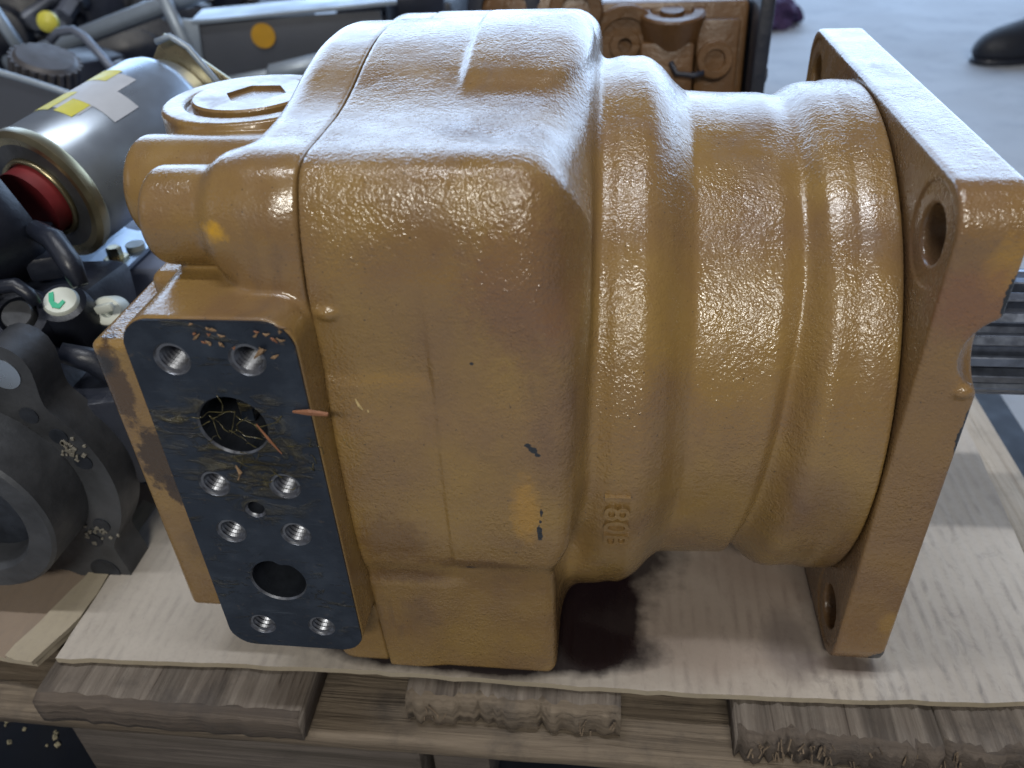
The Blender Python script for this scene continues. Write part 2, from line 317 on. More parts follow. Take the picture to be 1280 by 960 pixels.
def sdf_mesh(f, lo, hi, h, margin=2.0):
    lo = np.array(lo, np.float32); n = (np.ceil((np.array(hi)-lo)/h/4).astype(int))*4
    nb = n//4; H = 4*h
    g = np.stack(np.meshgrid(*[np.arange(q)*H+H*.5-h*.5 for q in nb], indexing='ij'), -1).reshape(-1, 3).astype(np.float32)+lo
    dc = np.concatenate([f(q) for q in np.array_split(g, max(1, len(g)//400000))])
    act = np.abs(dc) < H*1.0+margin
    D = np.repeat(np.repeat(np.repeat(dc.reshape(nb), 4, 0), 4, 1), 4, 2).astype(np.float32)
    idx = np.stack(np.unravel_index(np.nonzero(act)[0], nb), 1)
    off = np.stack(np.meshgrid(*[np.arange(4)]*3, indexing='ij'), -1).reshape(-1, 3)
    I = (idx[:, None, :]*4+off[None]).reshape(-1, 3)
    X = I.astype(np.float32)*h+lo
    D[I[:, 0], I[:, 1], I[:, 2]] = np.concatenate([f(q) for q in np.array_split(X, max(1, len(X)//400000))])
    neg = D < 0
    cnt = np.zeros(n-1, np.int8)
    for a in (0, 1):
        for b in (0, 1):
            for c in (0, 1): cnt += neg[a:n[0]-1+a, b:n[1]-1+b, c:n[2]-1+c]
    ci = np.argwhere((cnt > 0) & (cnt < 8)); vid = np.full(n-1, -1, np.int32); vid[ci[:, 0], ci[:, 1], ci[:, 2]] = np.arange(len(ci))
    acc = np.zeros((len(ci), 3)); num = np.zeros(len(ci))
    cs = [(a, b, c) for a in (0, 1) for b in (0, 1) for c in (0, 1)]
    vals = {k: D[ci[:, 0]+k[0], ci[:, 1]+k[1], ci[:, 2]+k[2]] for k in cs}
    for k in cs:
        for ax in range(3):
            if k[ax] == 0:
                k2 = list(k); k2[ax] = 1; k2 = tuple(k2); a, b = vals[k], vals[k2]
                cr = (a < 0) != (b < 0); t = np.where(cr, a/np.where(a == b, 1, a-b), 0)
                pnt = np.array(k, float)[None].repeat(len(ci), 0); pnt[:, ax] += t
                acc += pnt*cr[:, None]; num += cr
    V = ((ci+acc/num[:, None])*h+lo).astype(np.float32)
    F = []
    for ax in range(3):
        o = [i for i in range(3) if i != ax]
        sl0 = [slice(None)]*3; sl1 = [slice(None)]*3; sl0[ax] = slice(0, -1); sl1[ax] = slice(1, None)
        a = neg[tuple(sl0)]; b = neg[tuple(sl1)]; e = np.argwhere(a != b)
        e = e[(e[:, o[0]] > 0) & (e[:, o[1]] > 0) & (e[:, o[0]] < n[o[0]]-1) & (e[:, o[1]] < n[o[1]]-1)]
        q = []
        for d0, d1 in ((1, 1), (0, 1), (0, 0), (1, 0)):
            k = e.copy(); k[:, o[0]] -= d0; k[:, o[1]] -= d1; q.append(vid[k[:, 0], k[:, 1], k[:, 2]])
        q = np.stack(q, 1); fl = a[e[:, 0], e[:, 1], e[:, 2]] != (ax == 1)
        q[~fl] = q[~fl][:, ::-1]; F.append(q)
    F = np.concatenate(F)
    for _ in range(2):
        e = .35; g = np.empty_like(V); d = f(V)
        for ax in range(3):
            u = V.copy(); u[:, ax] += e; v_ = V.copy(); v_[:, ax] -= e; g[:, ax] = (f(u)-f(v_))/(2*e)
        st = d/np.maximum((g*g).sum(1), .25); st = np.clip(st, -.6*h, .6*h); V = V-g*st[:, None]
    return V, F
def sdf_obj(name, f, lo, hi, h, mat, parent=None):
    V, F = sdf_mesh(f, lo, hi, h)
    me = bpy.data.meshes.new(name); vv = V.astype(np.float64)*S
    if parent is not None: vv = vv-np.array(world_loc(parent))
    me.vertices.add(len(V)); me.vertices.foreach_set('co', vv.ravel())
    me.loops.add(len(F)*4); me.loops.foreach_set('vertex_index', F.ravel().astype(np.int32))
    me.polygons.add(len(F)); me.polygons.foreach_set('loop_start', np.arange(len(F), dtype=np.int32)*4)
    me.polygons.foreach_set('use_smooth', np.ones(len(F), bool)); me.update(calc_edges=True); me.validate()
    me.materials.append(mat); o = bpy.data.objects.new(name, me); COL.objects.link(o)
    if parent is not None: o.parent = parent
    return o

# ================================================================== SETTING
fm = MB(); fm.add([(-9000, -4000, -130), (9000, -4000, -130), (9000, 9000, -130), (-9000, 9000, -130)], [(0, 1, 2, 3)])
struct(fm.build('floor', M['floor']))

sm_ = MB().box((-100, 460, -129.2), (520, 330, .7), bev=.2).build('shade_sheet', simple('black sheet as painted shade', (.008, .011, .02, 1), .6, 0, .5, 20), None)  # black sheet added to paint the shade on the floor under the pallet
tag(sm_, 'black sheet as painted shade on the floor beneath the pallet, lower left corner', 'mat')  # added sheet that paints shade, not a real mat
# ------------------------------------------------------------------ pallet
pal = thing('wooden_pallet', 'weathered wooden pallet with sawn board ends under the cardboard sheet', 'pallet', (0, 420, -130))
def board(name, x0, x1, y0, y1, z0, z1, mats, rough=1.0, nx=24, seed=0, parent=pal, tear=0):
    """plank running along y, its sawn end (y0) uneven"""
    rg = np.random.default_rng(seed); ny = 8; nz = 4; b = MB()
    xs = np.linspace(x0, x1, nx+1); dz = rg.normal(0, .5*rough, nx+1); dy = np.cumsum(rg.normal(0, .5*rough, nx+1)); dy -= np.linspace(dy[0], dy[-1], nx+1)
    dy += rg.normal(0, .8*rough, nx+1)
    if tear: dy += tear*np.abs(rg.normal(0, 1, nx+1))*(rg.random(nx+1) > .4)
    prof = [(y1, z1)]+[(y0+14, z1), (y0+5, z1-.3), (y0, z1-2.5)]+[(y0-.5, z1-(z1-z0)*q) for q in (.35, .65)]+[(y0, z0+1), (y0+4, z0), (y1, z0)]
    v = []; f = []; K = len(prof)
    for i, x in enumerate(xs):
        for j, (yy, zz) in enumerate(prof):
            e = 1 if 0 < j < K-1 else 0
            jy = rg.normal(0, .35*rough)*e
            v.append((x+(rg.normal(0, .3) if 0 < i < nx else 0), yy+dy[i]*e*(1 if j < 7 else .6)+jy, zz+(dz[i]+rg.normal(0, .2*rough))*(j in (1, 2, 3))))
    for i in range(nx):
        for j in range(K-1): f.append((i*K+j, i*K+j+1, (i+1)*K+j+1, (i+1)*K+j))
    f.append(tuple(range(K))[::-1]); f.append(tuple(nx*K+j for j in range(K)))
    o = mesh_obj(name, v, f, mats, parent, True)
    if len(mats) > 1:
        mi = [(1 if f_ < nx*(K-1) and 2 <= f_ % (K-1) <= 6 else 0) for f_ in range(len(f))]; o.data.polygons.foreach_set('material_index', mi)
    bm = bmesh.new(); bm.from_mesh(o.data); bmesh.ops.recalc_face_normals(bm, faces=list(bm.faces)); bm.to_mesh(o.data); bm.free()
    return o
board('deck_board', -322, -163, 247, 980, -29, -7, [M['deck'], M['deckend']], .55, 30, 1)
board('deck_board', -106, 15, 263, 980, -28, -6.5, [M['deck'], M['stringer']], .8, 44, 2, tear=2)
board('deck_board', 77, 182, 256, 980, -30, -7.5, [M['deck'], M['deckend']], 1.3, 40, 3, tear=2)
board('deck_board', 183.6, 268, 257, 980, -31, -7.5, [M['deck'], M['deckend']], 1.3, 34, 4, tear=2)
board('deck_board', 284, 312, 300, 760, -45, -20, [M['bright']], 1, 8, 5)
# long stringer board under the deck, running along x
def plank_x(name, x0, x1, y0, y1, z0, z1, mat, seed, nx=60):
    rg = np.random.default_rng(seed); v = []; f = []; prof = [(y1, z1), (y0+20, z1), (y0+9, z1), (y0+2, z1-.6), (y0, z1-2.5), (y0, z0+1.5), (y0+2, z0), (y1, z0)]; K = len(prof)
    wob = np.cumsum(rg.normal(0, .25, nx+1)); wob -= np.linspace(wob[0], wob[-1], nx+1)
    for i, x in enumerate(np.linspace(x0, x1, nx+1)):
        for j, (yy, zz) in enumerate(prof): e = 0 < j < K-1; v.append((x, yy+(wob[i]+rg.normal(0, .15))*e, zz+rg.normal(0, .18)*e))
    for i in range(nx):
        for j in range(K-1): f.append((i*K+j, (i+1)*K+j, (i+1)*K+j+1, i*K+j+1))
    f.append(tuple(range(K))); f.append(tuple(nx*K+j for j in range(K))[::-1])
    o = mesh_obj(name, v, f, mat, pal, True)
    bm = bmesh.new(); bm.from_mesh(o.data); bmesh.ops.recalc_face_normals(bm, faces=list(bm.faces)); bm.to_mesh(o.data); bm.free(); return o
plank_x('stringer', -520, 420, 251, 350, -41, -30.5, M['stringer'], 3)
MB().box((-214, 305, -84), (112, 44, 42), bev=3).build('pallet_block', M['block'], pal, auto=40)
MB().box((-80, 310, -84), (18, 40, 42), bev=3).build('pallet_block', M['block'], pal, auto=40)
MB().box((250, 310, -84), (90, 40, 42), bev=3).build('pallet_block', M['block'], pal, auto=40)
# torn fibres on the board ends
tf = MB()
for x0, x1, y0, zt, nn in ((-104, -82, 262, -9, 6), (-8, 13, 261, -9, 6), (79, 128, 254.8, -8, 40), (128, 262, 255.8, -9, 26)):
    for k in range(nn):
        x = rng.uniform(x0, x1); L = rng.uniform(1.5, 5); zz = zt-rng.uniform(1, 16)
        tf.box((x, y0-rng.uniform(-1, 1.2), zz), (rng.uniform(.2, .55), rng.uniform(.2, .4), L*.75), rz=rng.normal(0, .5), rx=rng.normal(-.2, .3), ry=rng.normal(0, .28), bev=.1)
stuff(tf.build('torn_fibres', M['rawwood'], pal))

# ------------------------------------------------------------------ cardboard under the pump
def sheet(name, outline, z1, th, mats, label, cat, seed=0, wav=.5):
    """flat sheet with thickness: outline points, subdivided border with a slight wobble"""
    rg = np.random.default_rng(seed); pts = []
    for i in range(len(outline)):
        a = np.array(outline[i], float); b = np.array(outline[(i+1) % len(outline)], float); n = max(1, int(np.hypot(*(b-a))/9))
        for k in range(n): pts.append(a+(b-a)*k/n+rg.normal(0, wav, 2))
    bm = bmesh.new(); vs = [bm.verts.new((q[0]*S, q[1]*S, z1*S)) for q in pts]; fc = bm.faces.new(vs)
    ret = bmesh.ops.extrude_face_region(bm, geom=[fc]); bmesh.ops.translate(bm, verts=[q for q in ret['geom'] if isinstance(q, bmesh.types.BMVert)], vec=(0, 0, -th*S))
    bmesh.ops.recalc_face_normals(bm, faces=list(bm.faces))
    for f in bm.faces:
        if len(f.verts) == 4 and len(mats) > 1: f.material_index = 1
    me = bpy.data.meshes.new(name); bm.to_mesh(me); bm.free(); o = bpy.data.objects.new(name, me); COL.objects.link(o)
    for q in mats: me.materials.append(q)
    if label: tag(o, label, cat)
    return o
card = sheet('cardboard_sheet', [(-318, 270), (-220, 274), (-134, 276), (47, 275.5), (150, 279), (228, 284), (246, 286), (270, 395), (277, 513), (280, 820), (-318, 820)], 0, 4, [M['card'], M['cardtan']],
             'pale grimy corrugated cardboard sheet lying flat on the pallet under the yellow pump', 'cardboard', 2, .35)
sheet('cardboard_flap', [(-470, 300), (-398, 273), (-330, 268), (-322, 292), (-322, 420), (-480, 460)], -3, 4, [M['cardb'], M['cardtan']],
      'brown folded cardboard flap under the black motor at the left edge', 'cardboard', 5, .5)
stp = sheet('cardboard_strip', [(-350, 268), (-331, 265), (-318.6, 300), (-319, 400), (-330, 405), (-334, 330)], .5, 3.2, [M['cardtan']],
      'narrow tan cardboard strip beside the black motor flange, left of the pale sheet', 'cardboard', 6, .5)
# ================================================================== THE PUMP
pump = thing('hydraulic_pump', 'large glossy ochre yellow cast hydraulic pump lying on the cardboard, black port face towards us', 'pump', (0, 440, 0))
PROF = [(281.5, 2), (278.5, 40), (275.5, 78), (271, 104), (269.3, 125), (269.3, 172), (271.8, 205), (271.8, 243), (274, 260), (278, 275), (286, 289.5), (297, 294.6), (318, 295.4), (345, 296.3), (368, 299.6), (394, 305.6), (418, 309.6), (440, 310.6)]
PROF2 = PROF+[(460, 310), (484, 306.5), (508, 299), (530, 293), (575, 292), (590, 288), (602, 270), (606, 240), (606, 100), (600, 2)]
inset = 6.0
def crom(pts, n=6):
    out = []; K = len(pts)
    for i in range(K):
        p0, p1, p2, p3 = [np.array(pts[(i+k-1) % K], float) for k in range(4)]
        if i in (K-2, K-1) or i == 0: out.append(p1); continue
        for t in np.linspace(0, 1, n, endpoint=False):
            out.append(.5*((2*p1)+(-p0+p2)*t+(2*p0-5*p1+4*p2-p3)*t*t+(-p0+3*p1-3*p2+p3)*t**3))
    return [tuple(q) for q in out]
LUT_Y, LUT_Z, LUT_H = 240.0, -12.0, .6
_gy, _gz = np.meshgrid(np.arange(LUT_Y, 622, LUT_H), np.arange(LUT_Z, 332, LUT_H), indexing='ij')
LUT = poly2(_gy.ravel(), _gz.ravel(), crom(PROF2)).reshape(_gy.shape)
def section(P, off=0.0):
    fy = np.clip((P[:, 1]-LUT_Y)/LUT_H, 0, LUT.shape[0]-1.001); fz = np.clip((P[:, 2]-LUT_Z)/LUT_H, 0, LUT.shape[1]-1.001)
    iy = fy.astype(int); iz = fz.astype(int); ty = fy-iy; tz = fz-iz
    return (LUT[iy, iz]*(1-ty)+LUT[iy+1, iz]*ty)*(1-tz)+(LUT[iy, iz+1]*(1-ty)+LUT[iy+1, iz+1]*ty)*tz+off
def rad(x):
    xs = [-40, -16, -10, -5, 0, 5, 11, 17, 22, 28, 34, 40, 60, 80, 86, 90, 98, 103, 109, 111, 112.5, 114, 118, 129, 140]
    rs = [143, 143, 145.5, 149.5, 153.6, 155.6, 155.1, 155.5, 153.6, 149, 142, 137, 135.7, 135.6, 134.3, 133.8, 139.4, 140.6, 141, 140.8, 140.6, 141.6, 142, 141.6, 141.4]
    return np.interp(x, xs, rs)
xsf = np.linspace(-40, 140, 721); rsf = rad(xsf); kk = np.exp(-.5*(np.arange(-12, 13)*.25/1.3)**2); kk /= kk.sum()
rsm = np.convolve(np.pad(rsf, 12, mode='edge'), kk, 'valid'); dr = np.gradient(rsm, xsf)
def f_housing(P):
    X, Y, Z = P[:, 0], P[:, 1], P[:, 2]
    d2 = section(P)
    # cast relief on the front face and the top
    front = sstep(300, 285, Y)
    d2 = d2-2.2*sstep(-72.5, -68.5, X)*sstep(92, 104, Z)*sstep(262, 205, Z)*front
    d2 = d2-1.3*sstep(-70, -73, X)*sstep(212, 203, Z)*sstep(88, 98, Z)*front
    foot = sstep(86, 76, Z)*front
    d2 = d2-1.6*foot*sstep(-60, -78, X+.30*(76-Z))
    d2 = d2-3.4*sstep(-70, -64, X)*sstep(297.5, 306, Z)*sstep(520, 500, Y)
    d2 = d2-2.4*sstep(-33, -26, X)*sstep(230, 246, Z)*sstep(262, 246, Z)*front*0
    endx = 20.0-8*sstep(310, 400, Y)-7*sstep(250, 222, Z)*sstep(88, 118, Z)*sstep(400, 300, Y)
    kx = 9.0+9.0*sstep(200, 262, Z)
    nd = .40*sstep(95, 150, Z); nx = np.sqrt(1-nd*nd); a = smax(d2, (X+endx+1.0)*nx+np.maximum(d2, -40)*nd, .8*kx); a = smax(a, X+6, 5); a = smax(a, -116.7-X, 1.4)
    shf = 15*np.clip((222-Z)/150, 0, 1); e0 = 90-shf
    Xm = np.where(X < e0, X, np.where(X < 111, 90+(X-e0)*21/(111-e0), X)); Xm = Xm+6*sstep(150, 45, Z)*sstep(62, 34, X)
    Xm = np.where((X > 60) & (X < e0), 60+(X-60)*30/(e0-60), Xm)
    rr = np.interp(Xm, xsf, rsm)-(5.0*np.exp(-((Xm-90.5)/5.5)**2)-1.6*np.exp(-((Xm-101)/5)**2))*sstep(262, 170, Z); sl = np.interp(Xm, xsf, dr)
    b = (np.hypot(Y-440, Z-135.5)-rr)/np.sqrt(1+sl*sl)
    b = smax(b, 3.0-Z, 6); b = smax(b, X-129.0, 1.5); b = smax(b, -60-X, 2)
    d = smin(a, b, 11.0+20*sstep(125, 55, Z)*sstep(30, 5, X))
    # small lug on the front near the joint
    lug = np.sqrt(((X+110)/1.5)**2+((Y-272)/.8)**2+(Z-239)**2)-3.1
    d = smin(d, lug*.75, 1.5)
    # round relief pocket under the bulge
    return d
h1 = 1.35
sdf_obj('housing', f_housing, (-122, 262, -4), (136, 612, 322), h1, M['housing'], pump)
HOLES = [(320, 253), (560, 253), (320, 26), (560, 26)]
def f_flange(P):
    X, Y, Z = P[:, 0], P[:, 1], P[:, 2]
    d = rbox(P[:, 1:], (440, 140.0), (144, 139.2), 19); e = np.abs(X-143)-13.3
    d = smax(d, e, 2.2)
    d = np.minimum(d, cyl(P, (440, 138), 0, 78, 154, 164, 1.5))
    # shallow spot faces and through holes
    for hy, hz in HOLES:
        rr = np.hypot(Y-hy, Z-hz)
        d = smax(d, -np.maximum(rr-21.5, X-130.4)-np.maximum(0, 0), .8)
        d = smax(d, -(rr-12.3), 1.4)
    # pry notch in the front right edge
    nt = (np.sqrt(((X-160)/15.5)**2+((Y-291)/21)**2+((Z-210)/18.5)**2)-1)*16
    d = smax(d, -nt, 2.5)
    d = smin(d, np.sqrt(((X-150.5)/2)**2+((Y-296.5)/1.2)**2+((Z-192)/1.5)**2)*1.3-2.6, 1.5)
    return d
sdf_obj('mounting_flange', f_flange, (126, 290, -4), (168, 590, 285), 1.35, M['flange'], pump)

PAD = (-187.5, -116.8, 50.5, 247)      # x0 x1 z0 z1 of the port pad
PH = [(-168.9, 228.6, 7.6, 't'), (-137.9, 229.1, 7.6, 't'), (-152, 195.7, 15.2, 'b'), (-168.7, 162.7, 7.2, 't'), (-136.4, 163.1, 7.2, 't'), (-153.3, 148.2, 4.9, 's'),
      (-168.2, 133.6, 7.2, 't'), (-137.3, 133.6, 7.2, 't'), (-152.5, 101.2, 13.9, 'b'), (-168.1, 67.6, 7.0, 't'), (-136.9, 68.7, 7.0, 't')]
def f_cover(P):
    X, Y, Z = P[:, 0], P[:, 1], P[:, 2]
    d = section(P, .6)
    d = smax(d, X+117.7, 1.4); d = smax(d, -150.0-X, 14)
    # corner roll of the cover towards the round bosses
    d = smin(d, cyl(P, (303, 266), 0, 27, -158, -120, 8), 6)
    d = smin(d, cyl(P, (303, 267), 0, 20.5, -187, -140, 6), 6)
    blk = rbox(P, (-170, 360, 130), (55, 80, 87), 4)
    blk = smax(blk, -rbox(P, (-170, 270, 43), (37, 14, 9), 4), 3)
    d = smin(d, blk, 5)
    d = smin(d, rbox(P, (-168, 340, 226), (32, 40, 14), 5), 4)
    d = smin(d, cyl(P, (405, 238), 0, 28.5, -252, -150, 7), 4)
    d = smin(d, cyl(P, (-207, 464), 2, 51, 140, 270, 3), 4)
    d = smin(d, rbox(P, (-150, 450, 200), (60, 60, 60), 12), 8)
    for c in ((370, 296), (440, 305)):
        pass
    pad = rbox(np.stack([X, Z, Y], 1), ((PAD[0]+PAD[1])/2, (PAD[2]+PAD[3])/2, 292), ((PAD[1]-PAD[0])/2, (PAD[3]-PAD[2])/2, 39.0), 1.2)
    p2 = rbox(np.stack([X, Z], 1), ((PAD[0]+PAD[1])/2, (PAD[2]+PAD[3])/2), ((PAD[1]-PAD[0])/2, (PAD[3]-PAD[2])/2), 13)
    pad = smax(np.maximum(p2, 253.2-Y), Y-330, 1.2)
    d = smin(d, pad, 3)
    # counterbored face of the round boss: ring groove round the plug
    rr = np.hypot(X+207, Y-464); d = smax(d, -np.maximum(np.abs(rr-35.5)-2.4, 266-Z), 1.0)
    for hx, hz, r_, k in PH:
        dep = {'t': 24, 'b': 46, 's': 16}[k]
        d = np.maximum(d, -np.maximum(np.hypot(X-hx, Z-hz)-(r_+.6), Y-(252+dep)))
    d = smax(d, 1.0-Z, 2)
    return d
sdf_obj('end_cover', f_cover, (-270, 248, -4), (-114, 612, 322), 1.35, M['cover'], pump)

# machined port face with its holes
cu = bpy.data.curves.new('port_outline', 'CURVE'); cu.dimensions = '2D'; cu.fill_mode = 'BOTH'
def spl(pts):
    sp = cu.splines.new('POLY'); sp.points.add(len(pts)-1); sp.use_cyclic_u = True
    for q, c in zip(sp.points, pts): q.co = (c[0]*S, c[1]*S, 0, 1)
def rrect(x0, x1, z0, z1, r_, n=12):
    out = []
    for cx, cz, a0 in ((x1-r_, z0+r_, -90), (x1-r_, z1-r_, 0), (x0+r_, z1-r_, 90), (x0+r_, z0+r_, 180)):
        for k in range(n+1): t = math.radians(a0+90*k/n); out.append((cx+r_*math.cos(t), cz+r_*math.sin(t)))
    return out
spl([(a+rng.normal(0, .10), b+rng.normal(0, .10)) for a, b in rrect(PAD[0]+.6, PAD[1]-.5, PAD[2]+.6, PAD[3]-.7, 12.4)])
def hole_outline(hx, hz, r_, n=40, cut=False):
    o = []
    for k in range(n):
        t = 2*math.pi*k/n; rr = r_
        if cut: rr = r_*(1-.16*math.exp(-((t-1.3)/.22)**2))
        o.append((hx+rr*math.cos(t), hz+rr*math.sin(t)))
    return o
for i, (hx, hz, r_, k) in enumerate(PH): spl(hole_outline(hx, hz, r_, 40, i == 8)[::-1])
tmp = bpy.data.objects.new('t', cu); me = tmp.to_mesh().copy(); bpy.data.objects.remove(tmp)
vv = [(q.co.x/S, 252.0, q.co.z/S+q.co.y/S) for q in me.vertices]; ff = [tuple(f.vertices) for f in me.polygons]
port = mesh_obj('port_face', vv, ff, M['port'], pump)
# rim that drops from the face to the painted pad
for (nm_, outl) in (('rim', rrect(PAD[0]+.6, PAD[1]-.5, PAD[2]+.6, PAD[3]-.7, 12.4)),):
    n = len(outl); MB().add([(a, 252.0, b) for a, b in outl]+[(a, 254.5, b) for a, b in outl], [(i, (i+1) % n, n+(i+1) % n, n+i) for i in range(n)]).build(nm_, M['port'], port)
for i, (hx, hz, r_, k) in enumerate(PH):
    c = (hx, 252.0, hz); b = MB()
    if k == 't':
        ri = r_*.90; prof = [(0, r_), (.25, r_*.985), (r_-ri+.3, ri)]
        b.lathe(c, (0, 1, 0), prof, 40, cap=False); o = b.build('thread_chamfer', M['thread'], port, True)
        b = MB(); pit = 2.3; n = 40; N = 9*n; v = []; f = []
        for q in range(N+1):                       # a real helical thread
            t = 2*math.pi*q/n; d0 = r_-ri+.2+pit*q/n-pit
            for dd, rr in ((0, ri), (pit*.5, ri*.83)):
                v.append((hx+rr*math.cos(t), 252+max(d0+dd, r_-ri+.25), hz+rr*math.sin(t)))
        for q in range(N): f.append((2*q, 2*q+1, 2*q+3, 2*q+2))
        for q in range(N-n): f.append((2*q+1, 2*(q+n), 2*(q+n)+2, 2*q+3))
        b.add(v, f); to_ = b.build('threaded_hole', [M['thread'], M['bore']], port, False); to_.data.polygons.foreach_set('material_index', [0]*N+[1]*(N-n))  # one flank takes the dark colour to paint shade into the grooves
        MB().lathe((hx, 252+18, hz), (0, 1, 0), [(0, r_+.3), (.5, r_+.3)], 24).build('hole_bottom', M['bore'], port)
    elif k == 's':
        b.lathe(c, (0, 1, 0), [(0, r_), (.2, r_*.98), (1.2, r_*.78)], 32, cap=False); b.build('dowel_chamfer', M['thread'], port, True)
        b = MB(); b.lathe(c, (0, 1, 0), [(1.2, r_*.78), (14, r_*.78), (14.1, .01)], 32, cap=False); b.build('dowel_hole', M['bore'], port, True)
    else:
        oo = hole_outline(hx, hz, r_, 40, i == 8); oi = hole_outline(hx, hz, r_*.95, 40, i == 8); n = 40
        MB().add([(a, 252, z_) for a, z_ in oo]+[(a, 253.0, z_) for a, z_ in oi], [(q, (q+1) % n, n+(q+1) % n, n+q) for q in range(n)]).build('port_chamfer', M['thread'], port, True)
        v = []; f = []
        for d in (253.0, 262, 280, 297): v += [(a, d, z_) for a, z_ in oi]
        for L in range(3):
            for q in range(n): f.append((L*n+q, L*n+(q+1) % n, (L+1)*n+(q+1) % n, (L+1)*n+q))
        f.append(tuple(3*n+q for q in range(n))); MB().add(v, f).build('port_bore', M['bore'], port)
        if i == 2:
            MB().box((hx-4, 280, hz+2), (3.2, 8, r_), bev=1).box((hx+4, 286, hz+3), (9, 4, 3), bev=1).build('port_web', M['port'], port, auto=40)
# oily film strung across the upper port
of = MB()
for k in range(14):
    a = Vector((-152+rng.uniform(-15, 14), 251.4, 197+rng.normal(0, 4))); pts = [a]; d = Vector((rng.uniform(-1, 1), 0, rng.normal(0, .3))).normalized()
    for q in range(6): d = (d+Vector((rng.normal(0, .35), 0, rng.normal(0, .35)))).normalized(); pts.append(pts[-1]+d*rng.uniform(1.2, 3)+Vector((0, rng.normal(0, .4), 0)))
    of.tube(pts, [rng.uniform(.05, .28) for _ in pts], 5)
for k in range(20):
    a = Vector((-140+rng.normal(0, 13), 251.8, 180+rng.normal(0, 7))); pts = [a]; d = Vector((1, 0, rng.normal(-.4, .4))).normalized()
    for q in range(4): d = (d+Vector((rng.normal(0, .5), 0, rng.normal(0, .5)))).normalized(); pts.append(pts[-1]+d*rng.uniform(.8, 2.4))
    of.tube(pts, [rng.uniform(.05, .28) for _ in pts], 5)
stuff(of.build('oil_strings', M['film'], port, True))

# plug with a socket in the round boss
pl = MB(); pl.lathe((-207, 464, 262), (0, 0, 1), [(0, 34), (9, 34), (10.2, 32.8)], 64, cap=False)
n = 64; hexr = lambda t: 17/ math.cos((t % (math.pi/3))-math.pi/6)*.92
v = []; f = []
for k in range(n): t = 2*math.pi*k/n; v.append((-207+32.8*math.cos(t), 464+32.8*math.sin(t), 272.2))
for k in range(n): t = 2*math.pi*k/n; v.append((-204+hexr(t)*math.cos(t), 464+hexr(t)*math.sin(t), 272.2))
for k in range(n): t = 2*math.pi*k/n; v.append((-204+hexr(t)*.97*math.cos(t), 464+hexr(t)*.97*math.sin(t), 255))
for k in range(n): f += [(k, (k+1) % n, n+(k+1) % n, n+k), (n+k, n+(k+1) % n, 2*n+(k+1) % n, 2*n+k)]
f.append(tuple(2*n+k for k in range(n))); pl.add(v, f); pl.build('socket_plug', M['cover'], pump, auto=35)

# raised casting mark 180B on the round bulge, reading downwards
tc = bpy.data.curves.new('txt', 'FONT'); tc.body = '180B'; tc.size = 15; tc.offset = .12; tc.extrude = 0; tc.resolution_u = 4
to = bpy.data.objects.new('t2', tc); tm = to.to_mesh(); bm = bmesh.new(); bm.from_mesh(tm); bpy.data.objects.remove(to)
bmesh.ops.triangulate(bm, faces=list(bm.faces)); bmesh.ops.subdivide_edges(bm, edges=list(bm.edges), cuts=1)
ret = bmesh.ops.extrude_face_region(bm, geom=list(bm.faces)); newv = set(q for q in ret['geom'] if isinstance(q, bmesh.types.BMVert))
bm.verts.index_update(); v = []
for q in bm.verts:
    u, t_ = q.co.x, q.co.y; ang = (130.5-135.5)/155+0; zc = -u*1.30+140       # runs down the bulge
    yy = math.sqrt(max(0, 155.4**2-(zc-135.5)**2)); k = (157.5 if q in newv else 153.6)/155.4
    v.append((2.6+t_*1.15, 440-yy*k, 135.5+(zc-135.5)*k))
f = [[q.index for q in fc.verts] for fc in bm.faces]; bm.free()
mk = mesh_obj('casting_mark', v, f, M['housing'], pump, False)

# splined drive shaft
sh = MB(); sh.lathe((150, 440, 136), (1, 0, 0), [(0, 30.5), (135, 30.5), (137, 29)], 72); shaft = sh.build('drive_shaft', M['shaft'], pump, auto=40)
tooth = None
for k in range(18):
    a = 2*math.pi*(k+.35)/18
    if tooth is None:
        b = MB(); pr = []
        for x, ro in ((168, 31), (176, 36.4), (180, 37), (184.6, 37), (184.8, 35.6), (186.0, 35.6), (186.2, 37), (283, 37), (286, 35.5)):
            pr.append((x, ro))
        v = []; K = len(pr)
        for x, ro in pr: v += [(x, -3.7, 29), (x, -3.0, ro-.6), (x, -2.3, ro), (x, 2.3, ro), (x, 3.0, ro-.6), (x, 3.7, 29)]
        f = [(6*i+j, 6*i+j+1, 6*i+j+7, 6*i+j+6) for i in range(K-1) for j in range(5)]+[tuple(range(6))[::-1], tuple(6*(K-1)+j for j in range(6))]
        tm_ = bpy.data.meshes.new('spline_tooth'); tm_.from_pydata([(q[0]*S, q[1]*S, q[2]*S) for q in v], [], f); tm_.update(); tm_.materials.append(M['shaft']); tooth = tm_
        bm = bmesh.new(); bm.from_mesh(tm_); bmesh.ops.recalc_face_normals(bm, faces=list(bm.faces)); bm.to_mesh(tm_); bm.free()
    o = bpy.data.objects.new('spline_tooth', tooth); COL.objects.link(o); o.parent = shaft
    o.location = (Vector((0, .440, .136))-world_loc(shaft)); o.rotation_euler = (a, 0, 0)

